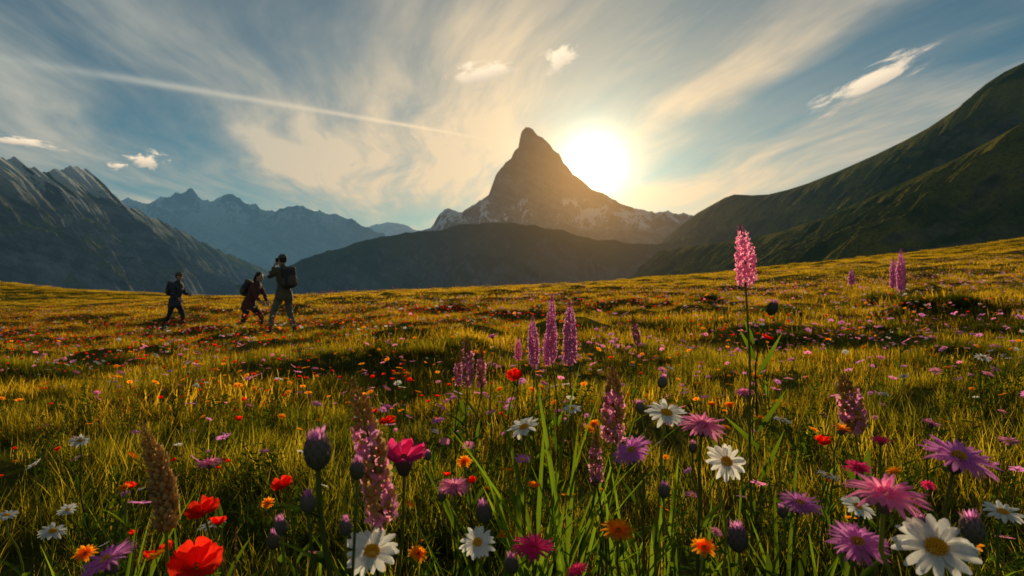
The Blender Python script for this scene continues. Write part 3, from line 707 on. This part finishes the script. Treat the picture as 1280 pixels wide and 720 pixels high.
for kind,Rr,dn,df,sd,bias in [('poppy',.018,11.0,10.0,101,-1),('daisy',.020,14.0,6.0,111,0),('purple',.021,12.0,2.5,121,.8),('pink',.021,12.0,4.5,131,.4),('orange',.018,15.0,6.5,141,0)]:
    def kp(x,y,sd=sd,bias=bias):
        f=perlin(x*.45,y*.45,sd)+0.6*perlin(x*.12,y*.12,sd+1)+bias*np.clip(x/np.maximum(y,1),-.6,.6)*0.8
        return (np.random.random(len(x))<np.clip(.42+f*1.2,0.03,1))&(np.hypot(x,y)>1.15)
    A=points(1.1,7,dn,keep=kp); B=points(7,26,df,keep=kp); C=points(26,60,df*.2,keep=kp)
    P_=np.concatenate([A,B,C]); sc=np.where(P_[:,1]<7,np.random.uniform(.55,1.2,len(P_)),np.random.uniform(.75,1.4,len(P_)))
    scatter({'poppy':'red_poppies','daisy':'white_daisies','purple':'purple_asters','pink':'pink_wildflowers','orange':'orange_wildflowers'}[kind],
        [small(kind,kind+'_bloom',Rr) for i in range(5)],P_,rots(len(P_),.3),sc)

def tussock(nm):
    mb=MB()
    for i in range(460):
        a=rnd(0,6.28); ph=math.sqrt(random.random()); o=Vector((math.cos(a),math.sin(a),0)); q=.5*ph*(1+.25*math.sin(a*3+1)+.12*math.sin(a*7))
        z=.15*(1-ph*ph); b=rnd(0,6.28); o2=(o*ph+Vector((math.cos(b),math.sin(b),0))*.6)
        mb.blade((o.x*q,o.y*q,z),Vector((0,0,1))+o2*rnd(.2,.9),o2,rnd(.07,.19),rnd(.007,.013),G_brush,rnd(.1,.6),(.8,1,.6,.05),flat=True)
    mb.ellipsoid((0,0,0),(.40,.40,.13),G_brush,None,14,8)
    return mb.obj(nm,link=False)
sp=[]; ss=[]
for px,py,s_ in [(60,470,1.0),(95,462,1.1),(130,455,.8),(275,452,1.1),(255,458,.8),(400,424,1.0),(425,420,.8),(572,387,1.4),(600,384,1.0),(1110,376,1.2),(1150,378,1.1),(1190,376,.9),
    (1235,416,.9),(1265,414,.7),(770,386,1.0),(790,388,.8),(815,384,.9),(995,393,1.0),(670,402,.7),(455,374,1.0),(480,371,.9),(40,385,1.0),(90,380,1.0),(870,374,.9),(700,376,.9),(30,430,.9),(520,440,.7),(560,430,.6),(20,505,.6),(1240,470,.7),(1180,440,.7),(860,412,.7),
    (900,440,.6),(1020,430,.7),(1080,410,.8),(1150,350,1.0),(1230,345,1.0),(980,355,1.0),(160,378,1.0),(520,382,.8)]:
    p=hit(px,py)
    if p: 
        for j in range(3):
            x=p.x+rnd(-.6,.6)*s_; y=p.y+rnd(-.3,.3)*s_; sp.append((x,y,gz(x,y)-.03)); ss.append(s_*rnd(.4,.85)*(1.2 if p.y>14 else 1))
scatter('grass_tussocks',[tussock('grass_tussock') for i in range(4)],sp,rots(len(sp),.05),ss)

# ------------------------------------------------------------------ hikers
def cloth(name,A,B,rough=.85,k=1.7):
    A=tuple(v*k for v in A); B=tuple(v*k for v in B)
    m,nt=newmat(name); N=NT(nt); pos=N.n('ShaderNodeNewGeometry').outputs['Position']
    n1=N.noise(pos,14,4); n2=N.noise(pos,260,2); c=N.mixc(n1,A,B)
    N.out(N.bsdf(c,rough,.2,N.bump(N.math('ADD',n1,N.math('MULTIPLY',n2,.15)),.6,.03))); return m
C_skin=cloth('skin',(0.42,.24,.16),(.48,.28,.19),.6,1); C_hair=cloth('hair',(.03,.02,.012),(.06,.035,.02),.85,1); C_boot=cloth('boots',(.05,.035,.025),(.08,.055,.035))
C_sole=cloth('boot_sole',(.02,.02,.02),(.03,.03,.03)); C_eye=cloth('eye_dark',(.01,.01,.01),(.02,.02,.02),.3,1); C_lip=cloth('lips',(.3,.1,.08),(.34,.13,.1),.6,1)
def seg_d(p,a,b):
    ab=b-a; t=max(0,min(1,(p-a).dot(ab)/max(ab.length_squared,1e-9))); return (p-(a+ab*t)).length
def hand_(mb,wr,d,palm_n,curl,left):
    d=Vector(d).normalized(); pn=Vector(palm_n); pn=(pn-d*pn.dot(d)).normalized(); sd_=d.cross(pn)*(1 if left else -1)
    c=Vector(wr)+d*.05; M=Matrix((sd_,pn,d)).transposed(); mb.ellipsoid(c,(.042,.018,.052),C_skin,M,10,7)
    for k,(o,L) in enumerate([(-.030,.075),(-.010,.085),(.010,.080),(.029,.062)]):
        p0=c+d*.035+sd_*o; p1=p0+(d+pn*curl*.4).normalized()*L*.45; p2=p1+(d+pn*curl*1.3).normalized()*L*.32; p3=p2+(d*.5+pn*curl*2).normalized()*L*.25
        mb.tube([p0,p1,p2,p3],[.0095,.009,.008,.006],C_skin,7)
    p0=c-d*.015-sd_*.034; p1=p0+(d*.6-sd_*.8+pn*.3).normalized()*.035; p2=p1+(d*.9-sd_*.3+pn*.5*curl).normalized()*.032
    mb.tube([p0,p1,p2],[.012,.0105,.008],C_skin,7)
def bag(name,mat,mat2,parent,c,M,w_=.30,h=.46,dp=.18):
    mb=MB(); c=Vector(c)
    def sq(e):
        def f(q): 
            s=lambda t:math.copysign(abs(t)**e,t); return Vector((s(q.x),s(q.y),s(q.z)))
        return f
    mb.ellipsoid(c,(dp/2,w_/2,h/2),mat,M,24,16,fn=sq(.6))
    mb.ellipsoid(c+M@Vector((-.01,0,h*.44)),(dp*.5,w_*.46,h*.12),mat2,M,20,10,fn=sq(.7))
    mb.ellipsoid(c+M@Vector((-dp*.5,0,-h*.12)),(dp*.22,w_*.36,h*.26),mat2,M,18,10,fn=sq(.6))
    for s_ in (-1,1): mb.ellipsoid(c+M@Vector((0,s_*w_*.50,-h*.2)),(dp*.28,w_*.13,h*.2),mat2,M,14,8,fn=sq(.7))
    for s_ in (-1,1):
        mb.tube([c+M@Vector(v) for v in [(dp*.4,s_*.09,h*.42),(dp*.9,s_*.10,h*.50),(dp*1.45,s_*.12,h*.36),(dp*1.62,s_*.13,h*.10),(dp*1.3,s_*.15,-h*.18),(dp*.5,s_*.13,-h*.34)]],.016,mat2,6)
    ob=mb.obj(name); ob.parent=parent; return ob
def hiker(name,loc,yaw,J,mats,tilt,packmats,hat=None,curl=(.5,.5),hair_long=False,cam_dev=False,pscale=1.0):
    jac,pan=mats; root=bpy.data.objects.new(name,None); scene.collection.objects.link(root)
    root.location=loc; root.rotation_euler=(0,0,yaw)
    V={k:Vector(v) for k,v in J.items()}
    order=['pelvis','waist','chest','upper','neck','skull','shL','elL','wrL','shR','elR','wrR','hipL','knL','anL','heL','toL','hipR','knR','anR','heR','toR']
    rad=dict(pelvis=.145,waist=.145,chest=.165,upper=.115,neck=.058,skull=.055,shL=.082,elL=.057,wrL=.034,shR=.082,elR=.057,wrR=.034,hipL=.108,knL=.072,anL=.052,heL=.045,toL=.038,hipR=.108,knR=.072,anR=.052,heR=.045,toR=.038)
    V['upper']=V['chest'].lerp(V['neck'],.6); V['skull']=V['neck'].lerp(V['head'],.6)
    for s_ in 'LR':
        f=V['to'+s_]-V['an'+s_]; f.z=0; f=f.normalized() if f.length>0 else Vector((1,0,0)); V['he'+s_]=V['an'+s_]+Vector((0,0,-.045))+f*.03
    edges=[('pelvis','waist'),('waist','chest'),('chest','upper'),('upper','neck'),('neck','skull')]
    for s_ in 'LR': edges+=[('upper','sh'+s_),('sh'+s_,'el'+s_),('el'+s_,'wr'+s_),('pelvis','hip'+s_),('hip'+s_,'kn'+s_),('kn'+s_,'an'+s_),('an'+s_,'he'+s_),('he'+s_,'to'+s_)]
    me=bpy.data.meshes.new('tmp'); me.from_pydata([V[k] for k in order],[(order.index(a),order.index(b)) for a,b in edges],[])
    ob=bpy.data.objects.new('tmp',me); scene.collection.objects.link(ob)
    md=ob.modifiers.new('Skin','SKIN'); md.use_smooth_shade=True
    for i,k in enumerate(order):
        sv=me.skin_vertices[0].data[i]; sv.radius=(rad[k],rad[k]); sv.use_root=(k=='pelvis')
    ob.modifiers.new('s','SUBSURF').levels=2; ob.modifiers['s'].render_levels=2
    dg=bpy.context.evaluated_depsgraph_get(); m2=bpy.data.meshes.new_from_object(ob.evaluated_get(dg)); bpy.data.objects.remove(ob)
    m2.name=name+'_body'; m2.materials.clear()
    for m in (jac,pan,C_skin,C_boot): m2.materials.append(m)
    cls=[]
    for a,b in edges:
        if b.startswith('hip') or b.startswith('kn') or b.startswith('an'): cls.append(1)
        elif b[:2] in('he','to'): cls.append(3)
        elif b in('skull',): cls.append(2)
        else: cls.append(0)
    for p in m2.polygons:
        c=p.center; best=min(range(len(edges)),key=lambda i:seg_d(c,V[edges[i][0]],V[edges[i][1]])-rad[edges[i][0]]*.5-rad[edges[i][1]]*.5)
        k=cls[best]
        if k==1 and c.z>V['pelvis'].z-.10: k=0
        if k==1 and min((c-V['anL']).length,(c-V['anR']).length)<.085: k=3
        p.material_index=k; p.use_smooth=True
    for v in m2.vertices:
        c=v.co; f=.008*math.sin(c.z*55+c.x*20)+.006*math.sin(c.z*95+c.y*40+c.x*13); v.co=c+v.normal*f*(.3 if c.z>V['neck'].z else 1)
    body=bpy.data.objects.new('body',m2); scene.collection.objects.link(body); body.parent=root
    mb=MB(); k=20
    pl=V['pelvis']; vs=[];fs=[]
    for i,(z,r) in enumerate([(.06,.172),(-.04,.185),(-.13,.195),(-.14,.185)]):
        for j in range(k):
            a=2*math.pi*j/k; vs.append(pl+Vector((math.cos(a)*r*.95,math.sin(a)*r*1.08,z+.008*math.sin(a*5)))); 
    for i in range(3):
        for j in range(k): q=(j+1)%k; fs.append((i*k+j,i*k+q,(i+1)*k+q,(i+1)*k+j))
    mb.add(vs,fs,jac)
    nk=V['neck']; mb.tube([nk+Vector((0,0,-.05)),nk+Vector((0,0,-.01)),nk+Vector((.0,0,.03))],[.085,.08,.074],jac,14,cap=False)
    o=mb.obj('jacket_hem'); o.parent=root
    Mh=Euler((0,tilt[0],tilt[1])).to_matrix(); hc=V['head']; mb=MB()
    def hf(q):
        f=Vector(q); 
        if f.z<0: f.x*=1+.10*f.z; f.y*=1+.28*f.z
        return f
    mb.ellipsoid(hc,(.098,.078,.118),C_skin,Mh,20,14,fn=hf)
    L=lambda x,y,z: hc+Mh@Vector((x,y,z))
    mb.tube([L(.088,0,.015),L(.108,0,-.018),L(.112,0,-.03),L(.09,0,-.036)],[.008,.012,.014,.009],C_skin,8)
    for s_ in(-1,1):
        mb.ellipsoid(L(.0,s_*.079,-.005),(.018,.008,.03),C_skin,Mh,8,6)
        mb.ellipsoid(L(.084,s_*.032,.008),(.010,.013,.008),C_eye,Mh,8,6)
        mb.tube([L(.088,s_*.016,.026),L(.09,s_*.034,.031),L(.078,s_*.05,.025)],.004,C_hair,5)
    mb.tube([L(.084,-.024,-.062),L(.093,0,-.060),L(.084,.024,-.062)],[.003,.006,.003],C_lip,6)
    mb.ellipsoid(L(-.016,0,.024),(.102,.088,.112),C_hair,Mh,18,12,fn=lambda q:Vector((min(q.x,.55+.2*q.z),q.y,max(q.z,-.75 if q.x<0 else -.05))))
    if hair_long: mb.ellipsoid(L(-.10,0,-.07),(.045,.06,.11),C_hair,Mh,12,8)
    if hat:
        mb.ellipsoid(L(-.006,0,.052),(.108,.092,.085),hat,Mh,20,10,fn=lambda q:Vector((q.x,q.y,max(q.z,-.1))))
        vs=[];fs=[]
        for j in range(13):
            a=-1.25+2.5*j/12; 
            for rr,zz_ in((.09,.048),(.175,.030)):
                vs.append(L(math.cos(a)*rr-.005,math.sin(a)*.092 if rr<.1 else math.sin(a)*.085,zz_)); 
        for j in range(12): fs.append((j*2,j*2+1,j*2+3,j*2+2))
        vs2=[v+Vector((0,0,-.006)) for v in vs]; mb.add(vs,fs,hat); mb.add(vs2,[tuple(reversed(f)) for f in fs],hat)
    o=mb.obj('head'); o.parent=root
    mb=MB()
    for s_,cu in(('L',curl[0]),('R',curl[1])):
        d=(V['wr'+s_]-V['el'+s_]).normalized(); pn=Vector((0,(-1 if s_=='L' else 1),0))
        if abs(d.y)>.8: pn=Vector((0,0,1))
        mb.tube([V['wr'+s_]-d*.03,V['wr'+s_]+d*.03],[.031,.026],C_skin,10)
        hand_(mb,V['wr'+s_],d,pn,cu,s_=='L')
    o=mb.obj('hands'); o.parent=root
    mb=MB()
    for s_ in'LR':
        an=V['an'+s_]; to=V['to'+s_]; f=(to-an); f.z=0; f=f.normalized(); sd2=Vector((-f.y,f.x,0))
        pitch=(to-V['he'+s_]).normalized(); M=Matrix((pitch,sd2,pitch.cross(sd2))).transposed()
        cc=(V['he'+s_]+to)/2; mb.ellipsoid(cc-(M@Vector((0,0,.03)))+pitch*.01,(.15,.052,.022),C_sole,M,16,6,fn=lambda q:Vector((q.x,math.copysign(abs(q.y)**.6,q.y),math.copysign(abs(q.z)**.4,q.z))))
    o=mb.obj('boot_soles'); o.parent=root
    if packmats:
        up=(V['upper']-V['waist']).normalized(); lat=Vector((0,1,0)); fw=lat.cross(up).normalized(); M=Matrix((fw,lat,up)).transposed()
        bag('backpack',packmats[0],packmats[1],root,V['waist'].lerp(V['upper'],.58)-fw*.22,M,.30*pscale,.46*pscale,.18*pscale)
    if cam_dev:
        mb=MB(); c=L(.15,0,.0)
        mb.ellipsoid(c,(.035,.07,.045),C_eye,Mh,16,10,fn=lambda q:Vector([math.copysign(abs(t)**.4,t) for t in q])); mb.tube([L(.17,0,0),L(.235,0,-.005)],[.032,.03],C_eye,14)
        o=mb.obj('photo_camera'); o.parent=root
    return root
navy=cloth('navy_jacket',(.02,.024,.032),(.032,.036,.048)); black=cloth('dark_trousers',(.014,.014,.016),(.024,.024,.028)); olive=cloth('olive_jacket',(.045,.038,.024),(.07,.06,.035))
khaki=cloth('khaki_trousers',(.065,.06,.048),(.10,.09,.07)); pk=cloth('backpack_dark',(.018,.02,.022),(.03,.03,.034)); pk2=cloth('backpack_trim',(.04,.036,.032),(.06,.055,.045)); mar=cloth('maroon_jacket',(.05,.02,.018),(.07,.028,.024)); capm=cloth('cap_fabric',(.05,.04,.03),(.08,.065,.05))
def place(px,D): x=(px-640)/F*D; return Vector((x,D,gz(x,D)+.02))
J1=dict(pelvis=(0,0,.88),waist=(.03,0,1.03),chest=(.07,0,1.22),neck=(.10,0,1.47),head=(.14,0,1.63),shL=(.07,.17,1.38),elL=(.16,.22,1.13),wrL=(.36,.16,1.09),shR=(.07,-.17,1.38),elR=(.12,-.24,1.12),wrR=(.30,-.20,.98),
  hipL=(.01,.10,.83),knL=(.18,.11,.50),anL=(.17,.11,.13),toL=(.34,.12,.06),hipR=(-.02,-.10,.83),knR=(-.10,-.11,.49),anR=(-.36,-.11,.16),toR=(-.21,-.12,.05))
hiker('hiker',place(219,20.0),R(-14),J1,(navy,black),(.05,-.1),(pk,pk2),capm,pscale=.9)
J2=dict(pelvis=(-.02,0,.80),waist=(.04,0,.94),chest=(.13,0,1.11),neck=(.21,0,1.34),head=(.27,0,1.49),shL=(.17,.16,1.26),elL=(.30,.20,1.04),wrL=(.42,.12,.86),shR=(.17,-.16,1.26),elR=(.26,-.22,1.03),wrR=(.41,-.17,.88),
  hipL=(.0,.10,.75),knL=(.27,.12,.50),anL=(.22,.12,.13),toL=(.39,.13,.06),hipR=(-.04,-.10,.75),knR=(-.06,-.11,.42),anR=(-.34,-.11,.17),toR=(-.20,-.12,.05))
hiker('hiker',place(312,17.3),R(-10),J2,(mar,black),(.18,-.1),(pk,pk2),None,hair_long=True,pscale=.9)
J3=dict(pelvis=(0,0,.92),waist=(.0,0,1.07),chest=(.0,0,1.27),neck=(.02,0,1.53),head=(.06,0,1.69),shL=(.02,.18,1.44),elL=(.24,.22,1.28),wrL=(.23,.09,1.55),shR=(.02,-.18,1.44),elR=(.22,-.26,1.26),wrR=(.23,-.09,1.53),
  hipL=(.0,.11,.87),knL=(.12,.20,.50),anL=(.10,.30,.13),toL=(.27,.34,.06),hipR=(.0,-.11,.87),knR=(.04,-.17,.50),anR=(-.06,-.25,.13),toR=(.11,-.30,.06))
hiker('hiker',place(355,15.3),R(180-38),J3,(olive,khaki),(-.02,.0),(pk,pk2),capm,curl=(1.2,1.2),cam_dev=True)
